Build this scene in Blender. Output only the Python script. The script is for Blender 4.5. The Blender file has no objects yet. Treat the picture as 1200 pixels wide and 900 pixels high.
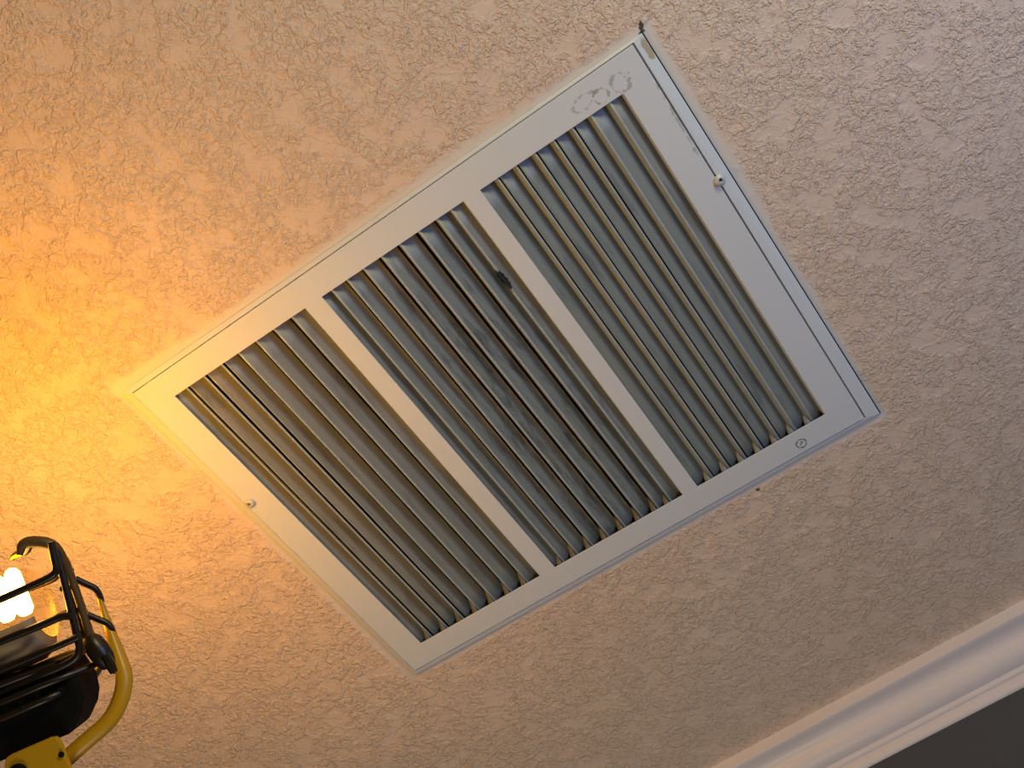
import bpy, bmesh, math, random
from mathutils import Vector, Matrix
random.seed(7)
S = 0.5            # metres per grille unit (width of the three openings together)
ZF = 2.436         # height of the grille face
CEIL = 2.440       # height of the ceiling
sc = bpy.context.scene
COL = sc.collection

# ------------------------------------------------------------------ camera
F = 1291.0156
R = ((0.826689, 0.559147, -0.062769), (-0.512262, 0.701796, -0.495045), (-0.232752, 0.441403, 0.866597))
CU = Vector((1.02524918, -0.58009187, -1.83682536))
camd = bpy.data.cameras.new('camera'); cam = bpy.data.objects.new('camera', camd); COL.objects.link(cam)
camd.sensor_width = 36; camd.lens = 36 * F / 1200; camd.clip_start = 0.01; camd.clip_end = 50
rx, ry, rz = Vector(R[0]), Vector(R[1]), Vector(R[2])
M = Matrix((rx, -ry, -rz)).transposed().to_4x4()
M.translation = Vector((CU.x*S, CU.y*S, ZF + CU.z*S))
cam.matrix_world = M
sc.camera = cam

# ------------------------------------------------------------------ world, light, exposure
w = bpy.data.worlds.new('world'); sc.world = w; w.use_nodes = True
w.node_tree.nodes['Background'].inputs[0].default_value = (0.80, 0.86, 1.0, 1)
w.node_tree.nodes['Background'].inputs[1].default_value = 0.012
sc.view_settings.view_transform = 'Standard'; sc.view_settings.look = 'None'
sc.view_settings.exposure = 0.0; sc.view_settings.gamma = 1.0; sc.view_settings.use_curve_mapping = False

def U(x, y, z=0.0): return Vector((x*S, y*S, ZF + z*S))
def area(name, loc, target, size, power, color):
    l = bpy.data.lights.new(name, 'AREA'); l.shape = 'RECTANGLE'; l.size, l.size_y = size; l.energy = power; l.color = color
    o = bpy.data.objects.new(name, l); COL.objects.link(o); o.location = loc
    o.rotation_euler = (target - loc).to_track_quat('-Z', 'Y').to_euler(); return o
# daylight from a window on the right-hand side of the room
area('window_daylight', U(2.5, -0.3, -1.35), U(0.7, 0.2, 0), (0.35, 0.45), 4.2, (.36, .50, 1.0))
# unseen warm fill light added on the same side, further back and higher
area('warm_fill_light', U(2.2, -1.5, -.85), U(0.5, 0.1, 0), (0.25, 0.25), 6.3, (1.0, .90, .42))
# unseen weak fill added from below, for the louver legs and lower ceiling
area('low_fill_light', U(-0.3, 0.9, -2.6), U(0.5, 0.6, 0), (0.5, 0.3), 2.6, (.97, 1.0, .85))
LAMP_DEP = 1.60    # camera depth of the work light, grille units
LAMP_W = 5.4

# ------------------------------------------------------------------ helpers
ORG = {}
def link(name, mesh, parent=None, org=None):
    o = bpy.data.objects.new(name, mesh); COL.objects.link(o)
    if parent is not None: o.parent = parent
    return o
def thing(name, label, cat, loc, group=None):
    o = bpy.data.objects.new(name, None); COL.objects.link(o); o.location = loc; o.empty_display_size = .05
    o['label'] = label; o['category'] = cat
    if group: o['group'] = group
    ORG[o.name] = Vector(loc); return o
def obj(name, bm, m, parent=None, smooth=False, loc=None, label=None, kind=None):
    """bm in world coordinates; the object's origin is its parent's"""
    org = ORG[parent.name] if parent is not None else Vector(loc or (0, 0, 0))
    for v in bm.verts: v.co -= org
    bmesh.ops.recalc_face_normals(bm, faces=bm.faces[:])
    me = bpy.data.meshes.new(name); bm.to_mesh(me); bm.free(); me.materials.append(m)
    if smooth:
        for p in me.polygons: p.use_smooth = True
        me.set_sharp_from_angle(angle=math.radians(38))
    o = link(name, me, parent)
    if parent is None: o.location = org
    ORG[o.name] = org
    if label: o['label'] = label
    if kind: o['kind'] = kind
    return o
def bevel(o, w_, seg=2, ang=35):
    b = o.modifiers.new('bevel', 'BEVEL'); b.width = w_; b.segments = seg; b.limit_method = 'ANGLE'; b.angle_limit = math.radians(ang); return o
def prism(bm, pts, d):
    """closed polygon (world points) extruded by vector d"""
    a = [bm.verts.new(p) for p in pts]; b = [bm.verts.new(p + d) for p in pts]; n = len(pts)
    bm.faces.new(a); bm.faces.new(b[::-1])
    for i in range(n): bm.faces.new((a[i], b[i], b[(i+1) % n], a[(i+1) % n]))
def box(bm, lo, hi):
    x0, y0, z0 = lo; x1, y1, z1 = hi
    prism(bm, [Vector((x0, y0, z0)), Vector((x1, y0, z0)), Vector((x1, y1, z0)), Vector((x0, y1, z0))], Vector((0, 0, z1-z0)))
def tube(bm, pts, rad, n=12, round_it=3, flat=1.0, caps=True):
    """tube along points, corners rounded by subdivision; rad: number or list"""
    if not isinstance(rad, (list, tuple)): rad = [rad]*len(pts)
    P = [(Vector(p), r) for p, r in zip(pts, rad)]
    for _ in range(round_it):          # Chaikin, ends kept
        Q = [P[0]]
        for (a, ra), (b, rb) in zip(P[:-1], P[1:]):
            Q.append((a.lerp(b, .25), ra*.75+rb*.25)); Q.append((a.lerp(b, .75), ra*.25+rb*.75))
        Q.append(P[-1]); P = Q
    rings = []; up = None
    for i, (p, r) in enumerate(P):
        t = (P[min(i+1, len(P)-1)][0] - P[max(i-1, 0)][0]).normalized()
        if up is None: up = t.orthogonal().normalized()
        up = (up - t*up.dot(t)).normalized(); s = t.cross(up)
        rings.append([bm.verts.new(p + up*(r*math.cos(2*math.pi*k/n)) + s*(r*flat*math.sin(2*math.pi*k/n))) for k in range(n)])
    for a, b in zip(rings[:-1], rings[1:]):
        for k in range(n): bm.faces.new((a[k], a[(k+1) % n], b[(k+1) % n], b[k]))
    if caps: bm.faces.new(rings[0][::-1]); bm.faces.new(rings[-1])
def lathe(bm, base, axis, prof, n=32, arc=(0, 2*math.pi), ref=None):
    """prof: list of (distance along axis, radius)"""
    axis = axis.normalized(); u = (ref - axis*ref.dot(axis)).normalized() if ref else axis.orthogonal().normalized(); v = axis.cross(u)
    full = abs(arc[1]-arc[0]-2*math.pi) < 1e-6; m_ = n if full else n+1
    rings = []
    for h, r in prof:
        if r < 1e-7 and full: rings.append([bm.verts.new(base+axis*h)]); continue
        rings.append([bm.verts.new(base + axis*h + (u*math.cos(t)+v*math.sin(t))*max(r, 1e-5)) for t in [arc[0]+(arc[1]-arc[0])*k/n for k in range(m_)]])
    for a, b in zip(rings[:-1], rings[1:]):
        for k in range(n):
            k2 = (k+1) % m_
            if len(a) == 1 and len(b) == 1: continue
            if len(a) == 1: bm.faces.new((a[0], b[k2], b[k]))
            elif len(b) == 1: bm.faces.new((a[k], a[k2], b[0]))
            else: bm.faces.new((a[k], a[k2], b[k2], b[k]))

# ------------------------------------------------------------------ materials
class NT:
    def __init__(s, name):
        s.m = bpy.data.materials.new(name); s.m.use_nodes = True; s.t = s.m.node_tree; s.b = s.t.nodes['Principled BSDF']
    def n(s, typ, **kw):
        nd = s.t.nodes.new(typ)
        for k, v in kw.items():
            if k.startswith('i_'):
                k = k[2:]; nd.inputs[int(k) if k.isdigit() else k.replace('_', ' ')].default_value = v
            else: setattr(nd, k, v)
        return nd
    def l(s, a, b): s.t.links.new(a, b)
    def val(s, op, a, b=None, c=None, clamp=False):
        nd = s.t.nodes.new('ShaderNodeMath'); nd.operation = op; nd.use_clamp = clamp
        for i, x in enumerate((a, b, c)):
            if x is None: continue
            if isinstance(x, (int, float)): nd.inputs[i].default_value = x
            else: s.l(x, nd.inputs[i])
        return nd.outputs[0]
    def ss(s, x, lo, hi, a=0.0, b=1.0):
        nd = s.t.nodes.new('ShaderNodeMapRange'); nd.interpolation_type = 'SMOOTHSTEP'
        s.l(x, nd.inputs['Value'])
        for k, v in (('From Min', lo), ('From Max', hi), ('To Min', a), ('To Max', b)): nd.inputs[k].default_value = v
        return nd.outputs['Result']
    def mix(s, f, a, b):
        nd = s.t.nodes.new('ShaderNodeMix'); nd.data_type = 'RGBA'
        for sock, x in ((nd.inputs['Factor'], f), (nd.inputs[6], a), (nd.inputs[7], b)):
            if isinstance(x, (int, float)): sock.default_value = x
            elif isinstance(x, tuple): sock.default_value = (*x, 1)
            else: s.l(x, sock)
        return nd.outputs[2]
    def co(s, scale=(1, 1, 1), rot=0.0):
        tc = s.n('ShaderNodeTexCoord'); mp = s.n('ShaderNodeMapping'); mp.inputs['Scale'].default_value = scale; mp.inputs['Rotation'].default_value = (0, 0, rot)
        s.l(tc.outputs['Object'], mp.inputs['Vector']); return mp.outputs[0]
    def noise(s, vec, scale, detail=2, rough=.5, dist=0.0):
        nd = s.n('ShaderNodeTexNoise'); s.l(vec, nd.inputs['Vector']); nd.inputs['Scale'].default_value = scale
        nd.inputs['Detail'].default_value = detail; nd.inputs['Roughness'].default_value = rough; nd.inputs['Distortion'].default_value = dist
        return nd.outputs['Fac']
    def xyz(s):
        tc = s.n('ShaderNodeTexCoord'); sp = s.n('ShaderNodeSeparateXYZ'); s.l(tc.outputs['Object'], sp.inputs[0]); return sp.outputs
    def bump(s, h, dist, strength=1.0, nrm=None):
        nd = s.n('ShaderNodeBump'); nd.inputs['Distance'].default_value = dist; nd.inputs['Strength'].default_value = strength; s.l(h, nd.inputs['Height'])
        if nrm: s.l(nrm, nd.inputs['Normal'])
        return nd.outputs[0]
    def blob(s, xyz, cx, cy, rx_, ry_, rot=0.0):
        """soft ellipse mask value (1 at centre, 0 outside), centre and radii in grille units"""
        dx = s.val('SUBTRACT', xyz[0], cx*S); dy = s.val('SUBTRACT', xyz[1], cy*S); c, k = math.cos(rot), math.sin(rot)
        a = s.val('ADD', s.val('MULTIPLY', dx, c/(rx_*S)), s.val('MULTIPLY', dy, k/(rx_*S)))
        b = s.val('ADD', s.val('MULTIPLY', dx, -k/(ry_*S)), s.val('MULTIPLY', dy, c/(ry_*S)))
        return s.val('SUBTRACT', 1.0, s.val('SQRT', s.val('ADD', s.val('MULTIPLY', a, a), s.val('MULTIPLY', b, b))))

def simple(name, col, rough=.5, metal=0.0, var=.08, vs=60, bumpd=0.0, spec=.5):
    t = NT(name); c = t.co(); f = t.noise(c, vs, 4, .6)
    t.l(t.mix(f, tuple(max(x*(1-var), 0) for x in col), tuple(min(x*(1+var), 1) for x in col)), t.b.inputs['Base Color'])
    t.b.inputs['Roughness'].default_value = rough; t.b.inputs['Metallic'].default_value = metal; t.b.inputs['Specular IOR Level'].default_value = spec
    if bumpd: t.l(t.bump(t.noise(c, vs*4, 3), bumpd), t.b.inputs['Normal'])
    return t.m

def ceiling_material():
    t = NT('textured_ceiling_paint'); c = t.co(); X = t.xyz()
    # distance outside the register's outer edge (metres): smooth caulked band there
    dx = t.val('SUBTRACT', t.val('ABSOLUTE', t.val('SUBTRACT', X[0], .507*S)), .580*S)
    dy = t.val('SUBTRACT', t.val('ABSOLUTE', t.val('SUBTRACT', X[1], .3935*S)), .4595*S)
    d = t.val('MAXIMUM', dx, dy)
    wob = t.val('MULTIPLY', t.val('SUBTRACT', t.noise(c, 14, 3), .5), .016)
    dn = t.val('ADD', d, wob)
    band = t.ss(dn, .003, .011)
    # knock-down texture: flattened plateaus with torn edges, finer grains between them
    n1 = t.noise(c, 92, 3, .60, .6); n2 = t.noise(c, 225, 2, .6, .5); n3 = t.noise(c, 36, 3, .5); n4 = t.noise(c, 150, 2, .6, .8)
    plate = t.ss(n1, .475, .545)
    ridge = t.ss(t.val('ABSOLUTE', t.val('SUBTRACT', n4, .5)), .0, .05, 1, 0)
    grain = t.ss(n2, .38, .66)
    mask = t.ss(n3, .34, .50)
    h = t.val('ADD', t.val('MULTIPLY', plate, t.val('ADD', .22, t.val('MULTIPLY', mask, .50))), t.val('MULTIPLY', t.val('MULTIPLY', grain, mask), .34))
    h = t.val('ADD', h, t.val('MULTIPLY', t.val('MULTIPLY', ridge, mask), .35))
    h = t.val('MULTIPLY', h, t.val('ADD', .04, t.val('MULTIPLY', band, .96)))
    col = t.mix(t.noise(c, 5, 3), (.755, .585, .475), (.81, .64, .525))
    col = t.mix(t.val('MULTIPLY', t.val('SUBTRACT', 1.0, band), .75), col, (.72, .70, .68))
    # chipped dirt at the register's far corner and a few specks on the right
    sp = t.ss(t.val('ADD', t.blob(X, 1.080, -.073, .007, .013, .3), t.val('MULTIPLY', t.val('SUBTRACT', t.noise(c, 190, 3), .5), 2.2)), .25, .55)
    col = t.mix(sp, col, (.10, .09, .085))
    sp2 = t.ss(t.val('ADD', t.blob(X, 1.142, .765, .022, .016), t.val('MULTIPLY', t.val('SUBTRACT', t.noise(c, 240, 2), .5), 3.4)), .85, 1.1)
    col = t.mix(sp2, col, (.22, .12, .10))
    sp3 = t.ss(t.val('ADD', t.blob(X, .80, .872, .012, .007), t.val('MULTIPLY', t.val('SUBTRACT', t.noise(c, 240, 2), .5), 2.4)), .55, .8)
    col = t.mix(sp3, col, (.16, .11, .05))
    t.l(col, t.b.inputs['Base Color']); t.b.inputs['Roughness'].default_value = .62; t.b.inputs['Specular IOR Level'].default_value = .35
    t.l(t.bump(h, .0011, 1.0), t.b.inputs['Normal']); return t.m

def frame_material():
    t = NT('white_enamelled_steel'); c = t.co(); X = t.xyz()
    col = t.mix(t.noise(c, 9, 4, .6), (.665, .70, .755), (.715, .75, .805))
    g = t.noise(c, 170, 4, .7, .4)
    def smear(cx, cy, a, b, rot, amt, colr, col, lo=.62, hi=1.0, k=4.0):
        e = t.blob(X, cx, cy, a, b, rot)
        ring = t.val('SUBTRACT', 1.0, t.val('MULTIPLY', t.val('ABSOLUTE', t.val('SUBTRACT', e, .30)), 3.2))
        f = t.ss(t.val('ADD', ring, t.val('MULTIPLY', t.val('SUBTRACT', g, .5), k)), lo, hi, 0, amt)
        return t.mix(f, col, colr)
    col = smear(.935, -.026, .030, .016, -.2, .55, (.33, .30, .26), col)
    col = smear(.966, -.018, .020, .018, .5, .65, (.26, .24, .22), col)
    col = smear(1.004, -.018, .024, .022, .9, .60, (.30, .28, .25), col)
    # grime along the far edge beside the gap, and rust near the far corner
    e = t.blob(X, 1.052, .10, .006, .17, .02)
    col = t.mix(t.ss(t.val('ADD', e, t.val('MULTIPLY', t.val('SUBTRACT', t.noise(c, 120, 3, .6), .5), 2.4)), .45, 1.0, 0, .55), col, (.30, .27, .22))
    e = t.blob(X, 1.0705, -.038, .009, .030, .0)
    col = t.mix(t.ss(t.val('ADD', e, t.val('MULTIPLY', t.val('SUBTRACT', t.noise(c, 90, 3, .6), .5), 1.2)), .25, .6, 0, .8), col, (.42, .30, .16))
    t.l(col, t.b.inputs['Base Color']); t.b.inputs['Roughness'].default_value = .42; t.b.inputs['Specular IOR Level'].default_value = .4
    t.l(t.bump(t.noise(c, 420, 2), .00004), t.b.inputs['Normal']); return t.m

def blade_material():
    t = NT('dusty_grey_louver_steel'); X = t.xyz()
    cs = t.co((1, .045, 1)); cs2 = t.co((1, .16, 1)); c = t.co()
    a = t.noise(cs, 260, 4, .65); b = t.noise(cs2, 90, 4, .6, .4); f = t.noise(c, 320, 3, .65)
    col = t.mix(a, (.205, .212, .195), (.33, .338, .31))
    col = t.mix(t.ss(b, .50, .72, 0, .50), col, (.115, .115, .105))
    # the middle bay is the sootiest
    mid = t.blob(X, .53, .45, .20, .55, .0)
    col = t.mix(t.val('MULTIPLY', t.ss(mid, 0, .7), t.ss(t.val('ADD', t.val('MULTIPLY', t.noise(cs2, 240, 4, .7), .6), t.val('MULTIPLY', b, .4)), .46, .62, 0, .6)), col, (.06, .062, .058))
    col = t.mix(t.ss(t.noise(cs2, 35, 3), .55, .75, 0, .35), col, (.34, .29, .20))
    # soot blot on one blade of the middle bay
    e = t.blob(X, .6410, .167, .0100, .036, -.03)
    col = t.mix(t.ss(t.val('ADD', e, t.val('MULTIPLY', t.val('SUBTRACT', f, .5), .9)), .22, .42), col, (.006, .006, .005))
    e = t.blob(X, .6405, .34, .006, .17, -.0)
    col = t.mix(t.ss(t.val('ADD', e, t.val('MULTIPLY', t.val('SUBTRACT', f, .5), 3.0)), .5, .9, 0, .8), col, (.03, .03, .028))
    e = t.blob(X, .858, .50, .006, .10, -.0)
    col = t.mix(t.ss(t.val('ADD', e, t.val('MULTIPLY', t.val('SUBTRACT', f, .5), 3.4)), .7, 1.1, 0, .85), col, (.03, .03, .028))
    t.l(col, t.b.inputs['Base Color']); t.b.inputs['Roughness'].default_value = .50; t.b.inputs['Metallic'].default_value = .15
    t.l(t.bump(a, .00012), t.b.inputs['Normal']); return t.m

M_ceil = ceiling_material(); M_frame = frame_material(); M_blade = blade_material()
def edge_material():  # lamplight on the louver ridges and legs, put into a paler colour
    t = NT('lit_louver_edge'); X = t.xyz(); c = t.co(); f = t.noise(c, 320, 3, .65)
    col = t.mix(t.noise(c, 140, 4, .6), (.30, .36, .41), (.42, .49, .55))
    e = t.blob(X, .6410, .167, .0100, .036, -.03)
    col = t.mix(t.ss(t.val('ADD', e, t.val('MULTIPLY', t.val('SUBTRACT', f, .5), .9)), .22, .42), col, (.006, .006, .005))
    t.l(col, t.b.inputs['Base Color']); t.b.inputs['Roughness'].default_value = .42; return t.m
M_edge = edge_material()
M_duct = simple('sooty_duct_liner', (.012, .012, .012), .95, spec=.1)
M_wall = simple('charcoal_wall_paint', (.074, .080, .098), .75, vs=30, bumpd=.0002, spec=.25)
M_trim = simple('cream_gloss_trim_paint', (.78, .71, .74), .38, vs=12, var=.04)
M_floor = simple('pale_concrete_floor', (.28, .26, .24), .8, vs=6)
M_screw = simple('zinc_screw', (.60, .60, .58), .5, .25)
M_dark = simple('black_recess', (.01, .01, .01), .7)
M_print = simple('grey_stamp_ink', (.20, .20, .19), .7)
M_wire = simple('black_coated_wire', (.020, .011, .005), .35, .0, spec=.5)
M_black = simple('black_cast_housing', (.006, .005, .004), .7, .0, spec=.12)
M_yel = simple('yellow_powder_coat', (.62, .30, .008), .34, .0, var=.05)
M_rim = simple('browned_guard_rim', (.12, .06, .012), .5, spec=.4)
M_shell = simple('smoked_grey_reflector', (.42, .30, .20), .8, .0, spec=.15)
def glow_mat():
    t = NT('glowing_lamp_tube'); t.b.inputs['Base Color'].default_value = (1, .9, .6, 1)
    lw = t.n('ShaderNodeLayerWeight'); lw.inputs['Blend'].default_value = .35
    t.l(t.mix(lw.outputs['Facing'], (1, .66, .22), (1, .45, .06)), t.b.inputs['Emission Color'])
    t.b.inputs['Emission Strength'].default_value = 12.0; return t.m
M_glow = glow_mat()
def glass_mat():
    t = NT('clear_lamp_glass'); tr = t.n('ShaderNodeBsdfTransparent'); tr.inputs[0].default_value = (1, .93, .78, 1)
    gl = t.n('ShaderNodeBsdfGlossy'); gl.inputs['Roughness'].default_value = .22; lw = t.n('ShaderNodeLayerWeight'); lw.inputs['Blend'].default_value = .30
    mx = t.n('ShaderNodeMixShader'); t.l(t.val('MULTIPLY', lw.outputs['Facing'], .03), mx.inputs[0]); t.l(tr.outputs[0], mx.inputs[1]); t.l(gl.outputs[0], mx.inputs[2])
    t.l(mx.outputs[0], t.t.nodes['Material Output'].inputs['Surface']); t.t.nodes.remove(t.b); return t.m
M_glass = glass_mat()

# ------------------------------------------------------------------ setting: ceiling with the duct opening, wall, crown, floor
ring_out = [(-7, -7), (7, -7), (7, 1.75), (-7, 2.1)]
D = Vector((0.99903207, -0.04398765, 0)); N = Vector((0.04398765, 0.99903207, 0)); CP = Vector((0.31647729, 1.54596682, 0))
WALL_O = .115
def wallpt(x, o=0.0):     # point on the crown's ceiling edge line at coordinate x, pushed o towards the wall
    s = (x - CP.x)/D.x; p = CP + D*s + N*o; return p
outer = [(-6, -6), (7, -6), tuple(wallpt(7, WALL_O+.05)[:2]), tuple(wallpt(-6, WALL_O+.05)[:2])]
hole = [(-.045, -.040), (1.040, -.040), (1.040, .825), (-.045, .825)]
bm = bmesh.new()
lo = [[bm.verts.new(Vector((x*S, y*S, CEIL))) for x, y in q] for q in (outer, hole)]
hi = [[bm.verts.new(Vector((x*S, y*S, CEIL+.012))) for x, y in q] for q in (outer, hole)]
for k in range(4):
    k2 = (k+1) % 4
    bm.faces.new((lo[0][k], lo[0][k2], lo[1][k2], lo[1][k])); bm.faces.new((hi[0][k], hi[0][k2], hi[1][k2], hi[1][k]))
    bm.faces.new((lo[0][k], lo[0][k2], hi[0][k2], hi[0][k])); bm.faces.new((lo[1][k], lo[1][k2], hi[1][k2], hi[1][k]))
obj('ceiling', bm, M_ceil, kind='structure')

a = wallpt(-6, WALL_O); b = wallpt(7, WALL_O)
bm = bmesh.new()
prism(bm, [Vector((a.x*S, a.y*S, 0)), Vector((b.x*S, b.y*S, 0)), Vector(((b+N*.1).x*S, (b+N*.1).y*S, 0)), Vector(((a+N*.1).x*S, (a+N*.1).y*S, 0))], Vector((0, 0, CEIL)))
obj('wall_far', bm, M_wall, kind='structure')
bm = bmesh.new(); box(bm, (-3, -3, -.05), (3.5, 1.2, 0)); obj('floor', bm, M_floor, kind='structure')

prof = [(0, 0), (0, .0303), (.0012, .0312), (.0050, .0316), (.0075, .0325)]
def bez(p0, p1, p2, p3, n):
    return [tuple(sum(c*q[i] for c, q in zip(((1-t)**3, 3*t*(1-t)**2, 3*t*t*(1-t), t**3), (p0, p1, p2, p3))) for i in (0, 1)) for t in [k/n for k in range(1, n+1)]]
prof += bez((.0075, .0325), (.030, .0325), (.045, .037), (.050, .050), 12)
prof += bez((.050, .050), (.053, .064), (.066, .0785), (.0885, .0790), 12)
prof += [(.0900, .0775), (.0920, .0782)] + bez((.0920, .0782), (.0920, .086), (.0950, .0892), (.1000, .0894), 6)
prof += [(.1015, .0880), (.1028, .0890), (.1030, .0950)] + bez((.1030, .095), (.1032, .107), (.1080, .1125), (.1149, .1135), 7)
prof += [(.1150, .1135), (.1150, 0)]
bm = bmesh.new(); ra, rb = [], []
for o_, d_ in prof:
    for lst, x in ((ra, -5.5), (rb, 6.5)):
        p = wallpt(x) + N*o_; lst.append(bm.verts.new(Vector((p.x*S, p.y*S, CEIL - d_*S))))
for i in range(len(prof)):
    j = (i+1) % len(prof); bm.faces.new((ra[i], ra[j], rb[j], rb[i]))
bm.faces.new(ra); bm.faces.new(rb[::-1])
obj('trim_1', bm, M_trim, kind='structure', smooth=True)

# ------------------------------------------------------------------ the return-air grille
H = .783
SEC = [(0.0, .3148), (.3538, .6699), (.7050, .9990)]
FACE_Q = [(-.0585, -.0500), (1.0535, -.0600), (1.0602, .8387), (-.0598, .8400)]        # face plate corners
OUT_Q = [(-.0782, -.0625), (1.0759, -.0665), (1.0906, .8496), (-.0676, .8537)]       # frame on the ceiling
grille = thing('return_air_grille', 'large white metal return-air vent with three bays of grey slats on the ceiling', 'vent', U(0, 0, 0))

def lerpq(q, x, y):      # x, y in 0..1 -> point in quad
    a = Vector(q[0]).lerp(Vector(q[1]), x); b = Vector(q[3]).lerp(Vector(q[2]), x); return a.lerp(b, y)
# face plate: flat sheet with three openings and two mullions, sides folded back
T = .0016
xs = [None, SEC[0][0], SEC[0][1], SEC[1][0], SEC[1][1], SEC[2][0], SEC[2][1], None]
def plate_pt(i, j):
    if i == 0: x = FACE_Q[0][0] if j <= 1 else FACE_Q[3][0]
    elif i == 7: x = FACE_Q[1][0] if j <= 1 else FACE_Q[2][0]
    else: x = xs[i]
    tx = (x+.06)/1.12
    y = [FACE_Q[0][1]*(1-tx)+FACE_Q[1][1]*tx, 0, H, FACE_Q[3][1]*(1-tx)+FACE_Q[2][1]*tx][j]
    return x, y
bm = bmesh.new(); g0 = {}; g1 = {}
for i in range(8):
    for j in range(4):
        x, y = plate_pt(i, j); g0[i, j] = bm.verts.new(U(x, y, 0)); g1[i, j] = bm.verts.new(U(x, y, T))
cells = [(i, j) for i in range(7) for j in range(3) if not (j == 1 and i in (1, 3, 5))]
for (i, j) in cells:
    bm.faces.new((g0[i, j], g0[i+1, j], g0[i+1, j+1], g0[i, j+1])); bm.faces.new((g1[i, j], g1[i, j+1], g1[i+1, j+1], g1[i+1, j]))
    for (di, dj, e0, e1) in ((-1, 0, (i, j), (i, j+1)), (1, 0, (i+1, j), (i+1, j+1)), (0, -1, (i, j), (i+1, j)), (0, 1, (i, j+1), (i+1, j+1))):
        if (i+di, j+dj) not in cells: bm.faces.new((g0[e0], g0[e1], g1[e1], g1[e0]))
# folded skirt round the outside
sk = [(0, 0), (7, 0), (7, 3), (0, 3)]
cx_, cy_ = .5, .39
for a_, b_ in zip(sk, sk[1:]+sk[:1]):
    pa, pb = Vector(plate_pt(*a_)), Vector(plate_pt(*b_)); ia, ib = pa.lerp(Vector((cx_, cy_)), .003), pb.lerp(Vector((cx_, cy_)), .003)
    prism(bm, [U(pa.x, pa.y, T), U(pb.x, pb.y, T), U(ib.x, ib.y, T), U(ia.x, ia.y, T)], Vector((0, 0, .012*S)))
bevel(obj('face_plate', bm, M_frame, grille), .0007, 2)

# outer frame: flange on the ceiling sloping up to the face plate, each side its own bevelled strip
GAP = .0032
inn = [(FACE_Q[0][0]-.0012, FACE_Q[0][1]-.0020), (FACE_Q[1][0]+GAP, FACE_Q[1][1]-.0020), (FACE_Q[2][0]+GAP, FACE_Q[2][1]+.0026), (FACE_Q[3][0]-.0010, FACE_Q[3][1]+.0026)]
bm = bmesh.new()
zi, zo, zt = .0014, .0060, .0070     # inner lip, outer lip, back (ceiling is at .008)
prof_f = []
for t_, z in ((0, .012), (0, zi+.0004), (.06, zi), (.95, zo-.0006), (1, zo), (1, zt), (.72, zt), (.72, .0079), (.30, .0079), (.30, .012)):
    prof_f.append([bm.verts.new(U(*(Vector(inn[k]).lerp(Vector(OUT_Q[k]), t_)), z - (.0022 if k > 1 and t_ >= .9 and z < zt else 0))) for k in range(4)])
for ra_, rb_ in zip(prof_f, prof_f[1:]+prof_f[:1]):
    for k in range(4): bm.faces.new((ra_[k], ra_[(k+1) % 4], rb_[(k+1) % 4], rb_[k]))
bevel(obj('outer_frame', bm, M_frame, grille), .0004, 2, 50)

# black strip standing in for the shadow along the right-hand and lower edges
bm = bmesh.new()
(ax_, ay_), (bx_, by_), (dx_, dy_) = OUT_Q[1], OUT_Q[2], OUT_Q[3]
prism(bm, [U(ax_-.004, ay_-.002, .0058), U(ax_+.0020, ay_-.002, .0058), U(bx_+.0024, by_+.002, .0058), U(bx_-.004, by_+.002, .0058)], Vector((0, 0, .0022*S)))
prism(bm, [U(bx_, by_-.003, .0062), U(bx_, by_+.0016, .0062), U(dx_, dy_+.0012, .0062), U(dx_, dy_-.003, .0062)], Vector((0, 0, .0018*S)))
obj('edge_shadow_strip', bm, M_dark, grille)
# duct behind
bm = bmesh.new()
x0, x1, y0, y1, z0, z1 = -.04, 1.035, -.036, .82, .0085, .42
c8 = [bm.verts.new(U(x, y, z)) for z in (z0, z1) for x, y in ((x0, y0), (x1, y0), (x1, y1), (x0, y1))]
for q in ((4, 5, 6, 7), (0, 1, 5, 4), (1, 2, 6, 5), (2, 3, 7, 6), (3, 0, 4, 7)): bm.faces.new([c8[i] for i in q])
o = obj('duct_box', bm, M_duct, grille); sm = o.modifiers.new('thick', 'SOLIDIFY'); sm.thickness = .004; sm.offset = 0

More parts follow.
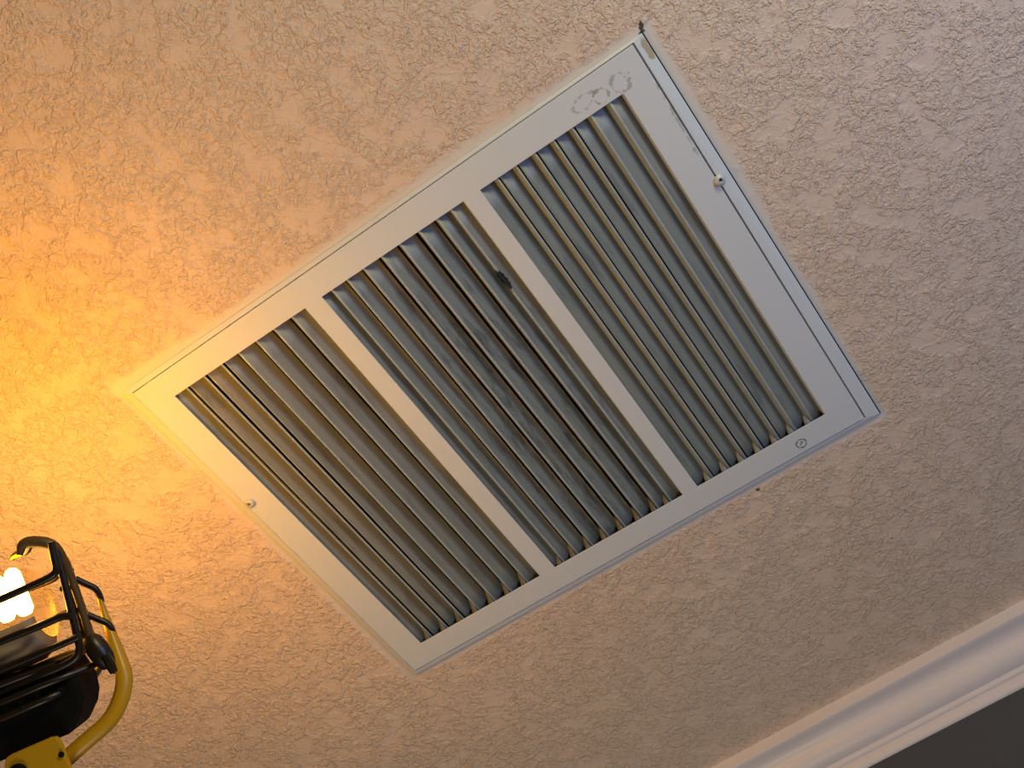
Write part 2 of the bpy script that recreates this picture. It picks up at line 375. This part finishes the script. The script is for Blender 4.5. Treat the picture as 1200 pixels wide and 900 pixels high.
RID = [[.0284, .0711, .1143, .1561, .1987, .2410, .2837],
       [.3765, .4112, .4490, .4892, .5303, .5722, .6118, .6420],
       [.7409, .7797, .8191, .8577, .8961, .9340, .9717]]
def strip(bm, rows):
    vs = [[bm.verts.new(p) for p in r] for r in rows]
    for a_, b_ in zip(vs[:-1], vs[1:]):
        for k in range(len(a_)-1): bm.faces.new((a_[k], a_[k+1], b_[k+1], b_[k]))
Z0 = T + .0010
NY = 14
def blade(sec, k):
    """louver whose lower ridge is RID[sec][k] (k = -1: it grows out of the bay's left edge)"""
    rid = RID[sec]; xl, xr = SEC[sec]
    x0_ = rid[k] if k >= 0 else xl - .004
    xn = rid[k+1] if k+1 < len(rid) else xr
    p = xn - x0_; P = .041
    last = k+1 == len(rid)
    slit = (sec == 2 and 0 <= k <= 4) or (sec == 0 and 0 <= k <= 2)
    leg_h = (.40, .50, .46)[sec]; leg_w = (.20, .20, .27)[sec]
    fx = (.66, .69, .86)[sec]; fz = (.40, .42, .44)[sec]
    if sec == 0 and k < 2: fx = .80
    if sec == 1 and k == -1 or sec == 1 and k >= 6: fx = .90
    if last: fx = 1.06
    if sec == 0: fz = .52
    q_ = ((.12, .35, .62, .85), (.17, .44, .74, .95), (.14, .40, .68, .90))[sec]
    rnd = random.Random(sec*31+k)
    ph, am = rnd.uniform(0, 6.28), rnd.uniform(.004, .016)
    bm = bmesh.new(); rows_leg, rows_face = [], []
    for i in range(NY+1):
        t_ = i/NY; y = -.012 + (H+.030)*t_
        wv = am*math.sin(ph+t_*5.2) + rnd.uniform(-.004, .004)
        end = min(t_, 1-t_); rise = 1.0
        X = lambda q: x0_ + q*P
        if k >= 0:
            rows_leg.append([U(X(-leg_w+wv), y, Z0+leg_h*P), U(X(-leg_w*.55+wv*.6), y, Z0+leg_h*P*.55), U(X(-.045), y, Z0+.03*P), U(X(-.015), y, Z0), U(X(.02), y, Z0), U(X(.05), y, Z0+.03*P)])
        s0 = (.155 if sec == 0 else .12)+wv*.8 if slit else .05
        f0 = .05 if slit else .03
        if k < 0: s0, f0 = 0.0, .0
        L = p*fx/P - s0
        fr = [(s0, f0), (s0+L*.12, f0+(fz-f0)*q_[0]), (s0+L*.35, f0+(fz-f0)*q_[1]), (s0+L*.62, f0+(fz-f0)*q_[2]), (s0+L*.84, f0+(fz-f0)*q_[3]), (s0+L+wv, fz), (s0+L+wv, fz+.10)]
        rows_face.append([U(X(a_), y, Z0+b_*P) for a_, b_ in fr])
    if slit:
        strip(bm, rows_leg); strip(bm, rows_face)
    elif k >= 0: strip(bm, [a_+b_[1:] for a_, b_ in zip(rows_leg, rows_face)])
    else: strip(bm, rows_face)
    # end tabs where the sheet was left joined to the plate
    if k >= 0:
        X = lambda q: x0_ + q*P
        def tri(pts): bm.faces.new([bm.verts.new(q) for q in pts])
        tri([U(X(-.42), H+.002, Z0-.0006), U(X(-.10), H+.002, Z0-.0006), U(X(-.13), H-.012, Z0+.22*P), U(X(-.24), H-.026, Z0+(leg_h+.02)*P), U(X(-.33), H-.012, Z0+.34*P)])
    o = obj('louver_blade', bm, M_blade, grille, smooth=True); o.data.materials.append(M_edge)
    nleg = 5
    for f_ in o.data.polygons:      # paler lit tone on the ridge, the end tab and the right bay's legs
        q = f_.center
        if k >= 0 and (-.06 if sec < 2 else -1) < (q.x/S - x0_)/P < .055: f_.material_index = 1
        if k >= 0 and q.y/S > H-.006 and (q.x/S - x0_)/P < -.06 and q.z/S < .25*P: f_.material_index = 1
    sm = o.modifiers.new('thick', 'SOLIDIFY'); sm.thickness = .0005; sm.offset = 0
for sec in range(3):
    for k in range(-1, len(RID[sec])): blade(sec, k)
# folded lip along each bay's right-hand edge
for (xa, xb) in SEC:
    bm = bmesh.new()
    prism(bm, [U(xb, -.01, Z0-.0008), U(xb+.003, -.01, Z0-.0008), U(xb-.002, -.01, Z0+.016), U(xb-.005, -.01, Z0+.016)], Vector((0, (H+.02)*S, 0)))
    obj('bay_lip', bm, M_frame, grille)

def screw(x, y, z, tilt):
    s_ = None
    base = U(x, y, z); ax = Vector((math.sin(tilt), -.15, -1)).normalized(); r = .0052
    bm = bmesh.new(); lathe(bm, base, ax, [(-.004, .0), (-.004, r*.45), (0, r*.45), (0, r), (.0012, r), (.0030, r*.72), (.0034, r*.50), (.0034, r*.40), (.0018, r*.36), (.0018, 0)], 24)
    s_ = obj('screw', bm, M_screw, grille, smooth=True)
    bm = bmesh.new(); u = ax.orthogonal().normalized(); v = ax.cross(u)
    for a_, b_ in ((u, v), (v, u)):
        c_ = base + ax*.0016
        prism(bm, [c_+a_*r*.33+b_*r*.09, c_-a_*r*.33+b_*r*.09, c_-a_*r*.33-b_*r*.09, c_+a_*r*.33-b_*r*.09], ax*.0004)
    obj('recess', bm, M_dark, s_)
screw(1.0600, .2290, .0005, .25); screw(-.0500, .2720, -.0003, -.1)

# small stamped mark (hexagon of three arrows) on the plate, lower right
bm = bmesh.new(); c_ = Vector((.9288, .8165)); r = .0115
def seg2(a_, b_, w_):
    d_ = (b_-a_).normalized(); n_ = Vector((-d_.y, d_.x))*w_
    prism(bm, [U(*(a_+n_), -.0004), U(*(b_+n_), -.0004), U(*(b_-n_), -.0004), U(*(a_-n_), -.0004)], Vector((0, 0, .0003*S*2)))
hx = [c_ + Vector((math.cos(math.radians(60*k+14)), math.sin(math.radians(60*k+14))))*r for k in range(6)]
for k in range(6):
    a_, b_ = hx[k], hx[(k+1) % 6]; seg2(a_.lerp(b_, .08), a_.lerp(b_, .80 if k % 2 else .95), .0016 if k % 2 else .0010)
seg2(c_+Vector((-.004, .003)), c_+Vector((.004, -.003)), .0010); seg2(c_+Vector((-.001, -.004)), c_+Vector((.004, -.003)), .0008)
obj('stamped_mark', bm, M_print, grille)

# ------------------------------------------------------------------ work light on a tripod
PX = LAMP_DEP/F*S         # metres per photograph pixel at the lamp
def L(u, v, dd=0.0):
    """a point of the lamp: pixel position on the plane through the lamp, dd pixels further back"""
    dep = LAMP_DEP + dd*LAMP_DEP/F
    d_ = rx*((u-600)/F) + ry*((v-450)/F) + rz
    p = CU + d_*dep; return U(p.x, p.y, p.z)
A = (rx*.94 - ry*.342).normalized(); B = (rx*.342 + ry*.94).normalized(); CC = rz      # lamp axis, across, away
lamp = thing('work_light', 'yellow and black caged work light glowing orange at the left edge', 'lamp', Vector((L(10, 990).x, L(10, 990).y, 0)))
# wire guard: everything at once for each wire
def wire(pts, r=4.0, mat=None, name='cage_wire', label=None, flat=1.0, rnd=3):
    bm = bmesh.new(); tube(bm, [L(*p) for p in pts], [x*PX for x in r] if isinstance(r, (list, tuple)) else r*PX, 10, rnd, flat)
    return obj(name, bm, mat or M_wire, lamp, smooth=True, label=label)
wire([(23, 650, -40), (26, 637, -40), (38, 634, -38), (58, 636, -36), (70, 645, -30), (80, 668, -24), (92, 702, -24), (104, 742, -24), (112, 772, -24)], [4, 6, 6.5, 6.5, 5, 4.5, 4.5, 4.5, 4.5], M_rim)
wire([(14, 655, 8), (17, 651, 6), (24, 648, 0), (31, 646, -10), (36, 636, -24)], [3, 4, 4.5, 5, 4])
wire([(60, 635, -58), (63, 652, -58), (67, 670, -58), (58, 677, -58), (40, 685, -58), (0, 703, -58), (-70, 731, -58)], 4.2)
wire([(71, 672, 30), (62, 680, 30), (50, 684, 30), (0, 704, 34), (-70, 731, 34)], 3.4)
wire([(66, 646, -50), (72, 668, -50), (80, 700, -50), (89, 740, -50), (94, 758, -50), (91, 770, -50), (76, 780, -50), (0, 812, -50), (-70, 841, -50)], 4.4)
wire([(72, 648, -22), (79, 672, -22), (88, 702, -22), (98, 738, -22), (104, 762, -22)], 4.0)
wire([(76, 654, 22), (85, 680, 22), (96, 712, 22), (106, 744, 22), (112, 768, 22)], 4.0)
wire([(74, 652, 0), (82, 676, 0), (92, 706, 0), (102, 738, 0), (108, 760, 0)], 4.0)
wire([(78, 658, 40), (87, 684, 40), (98, 716, 40), (108, 748, 40), (114, 772, 40), (117, 784, 40), (110, 793, 20), (90, 802, -20), (60, 817, -58), (0, 843, -58), (-70, 872, -58)], 4.2)
wire([(85, 722, -54), (72, 722, -54), (60, 728, -54), (0, 752, -54), (-70, 780, -54)], 4.4)
wire([(84, 716, 24), (70, 720, 24), (58, 730, 24), (0, 753, 24)], 3.2)
wire([(92, 746, -54), (84, 750, -54), (0, 786, -54), (-70, 814, -54)], 4.2)
wire([(108, 758, 10), (96, 764, -10), (76, 774, -40), (0, 803, -56), (-70, 830, -56)], 3.8)
wire([(116, 776, -20), (104, 782, -30), (60, 799, -58), (0, 824, -58), (-70, 853, -58)], 3.8)
wire([(88, 678, 10), (100, 684, 14), (112, 689, 18), (117, 698, 20), (119, 706, 20)], 3.8)
wire([(102, 720, 0), (116, 726, 4), (128, 731, 6), (133, 742, 8), (135, 752, 10)], 3.8)
for (u1, v1, u2, v2) in ((66, 660, 84, 668), (73, 690, 90, 690), (81, 716, 100, 716), (88, 742, 108, 742)):
    wire([(u1, v1, -50), ((u1+u2)/2, (v1+v2)/2, -5), (u2, v2, 40)], 3.2)
# yellow tubular handle and bracket
wire([(116, 699, 20), (122, 718, 16), (130, 742, 8), (139, 768, 0), (147, 792, -8), (143, 818, -16), (130, 844, -24), (104, 866, -30), (78, 889, -34)],
     [3.2, 4.2, 6.5, 8.5, 10, 10, 10, 10, 10], M_yel, 'handle', 'yellow tubular handle')
bm = bmesh.new()
prism(bm, [L(u, v, -62) for u, v in ((5, 897), (6, 889), (12, 885), (58, 865), (66, 864), (71, 871), (77, 886), (88, 915), (96, 960), (92, 1010), (-4, 1010), (2, 930))], CC*(7*PX))
bevel(obj('bracket', bm, M_yel, lamp, label='yellow steel bracket plate'), .0012, 2)
bm = bmesh.new(); lathe(bm, L(22, 906, -63), -CC, [(0, 0), (0, 11*PX), (3*PX, 11*PX), (5*PX, 8*PX), (5*PX, 0)], 20); obj('bracket_bolt', bm, M_black, lamp, smooth=True)
bm = bmesh.new(); lathe(bm, L(72, 884, -63), -CC, [(0, 0), (0, 3.4*PX), (2*PX, 3*PX), (2*PX, 0)], 12); obj('bracket_bolt', bm, M_black, lamp, smooth=True)
# housing: black cast body with fins
bm = bmesh.new()
poly = [(-150, 850), (0, 799), (56, 776), (70, 774), (78, 780), (92, 802), (96, 822), (94, 836), (83, 860), (66, 867), (0, 893), (-150, 955)]
prism(bm, [L(u, v, -44) for u, v in poly], CC*(58*PX)); bevel(obj('housing', bm, M_black, lamp, smooth=False), .003, 3)
bm = bmesh.new()
for k in range(5):
    u, v = 76-19*k, 803+7.6*k
    prism(bm, [L(u, v, -48), L(u-11, v+4.6, -48), L(u-8, v+13, -48), L(u+3, v+8.4, -48)], CC*(12*PX))
obj('cooling_fins', bm, M_black, lamp)
# knob that clamps the head to the handle
bm = bmesh.new(); lathe(bm, L(112, 757, -34), (B*.9+A*.25), [(-16*PX, 0), (-14*PX, 7*PX), (-8*PX, 11*PX), (4*PX, 13*PX), (18*PX, 12*PX), (28*PX, 8*PX), (31*PX, 0)], 10)
kn = obj('clamp_knob', bm, M_wire, lamp, smooth=True)
bm = bmesh.new(); lathe(bm, L(126, 772, -44), (B*.95+A*.1), [(-6*PX, 0), (-5*PX, 5*PX), (8*PX, 6*PX), (17*PX, 4.5*PX), (19*PX, 0)], 8)
obj('knob_tip', bm, M_wire, kn, smooth=True)
# glass envelope, reflector shell and the glowing tubes
base = L(-92, 765, 0)
bm = bmesh.new(); lathe(bm, base, A, [(0, 60*PX), (116*PX, 60*PX), (134*PX, 58*PX), (146*PX, 50*PX), (155*PX, 36*PX), (160*PX, 18*PX), (162*PX, 0)], 40)
obj('glass_cover', bm, M_glass, lamp, smooth=True)
bm = bmesh.new()
lathe(bm, base, A, [(2*PX, 56*PX), (112*PX, 56*PX), (134*PX, 54*PX), (148*PX, 45*PX), (153*PX, 34*PX)], 24, (-math.radians(86), math.radians(5)), B)
o = obj('reflector', bm, M_shell, lamp, smooth=True); sm = o.modifiers.new('thick', 'SOLIDIFY'); sm.thickness = .0015
bm = bmesh.new()
prism(bm, [base + A*(a_*PX) + B*(b_*PX) - CC*(30*PX) for a_, b_ in ((0, 12), (112, 10), (118, 30), (108, 46), (0, 46))], CC*(34*PX))
obj('lamp_socket', bm, M_shell, lamp)
for k in range(4):
    bm = bmesh.new(); c_ = base + A*((134-22*k)*PX) + CC*(-6*PX)
    lathe(bm, c_ - B*(58*PX), B, [(0, 0), (2*PX, 6*PX), (8*PX, 9.6*PX), (52*PX, 10.2*PX), (58*PX, 6*PX), (59*PX, 0)], 16)
    obj('lamp_tube', bm, M_glow, lamp, smooth=True)
pl = bpy.data.lights.new('work_light_glow', 'POINT'); pl.energy = LAMP_W; pl.color = (1.0, .43, .0); pl.shadow_soft_size = .028
po = bpy.data.objects.new('work_light_glow', pl); COL.objects.link(po); po.parent = lamp; po.location = L(-45, 712, 40) - ORG[lamp.name]
# stand: vertical pole and three legs down to the floor
top = L(10, 985, -40)
bm = bmesh.new(); tube(bm, [top + Vector((0, 0, .03)), Vector((top.x, top.y, .25))], .012, 16, 0); obj('pole', bm, M_yel, lamp, smooth=True)
bm = bmesh.new(); tube(bm, [Vector((top.x, top.y, .62)), Vector((top.x, top.y, .50))], .018, 16, 0); obj('collar', bm, M_black, lamp, smooth=True)
for k in range(3):
    t_ = math.radians(120*k+25); bm = bmesh.new()
    tube(bm, [Vector((top.x, top.y, .56)), Vector((top.x+.42*math.cos(t_), top.y+.42*math.sin(t_), .009))], .009, 12, 0)
    obj('leg', bm, M_yel, lamp, smooth=True)
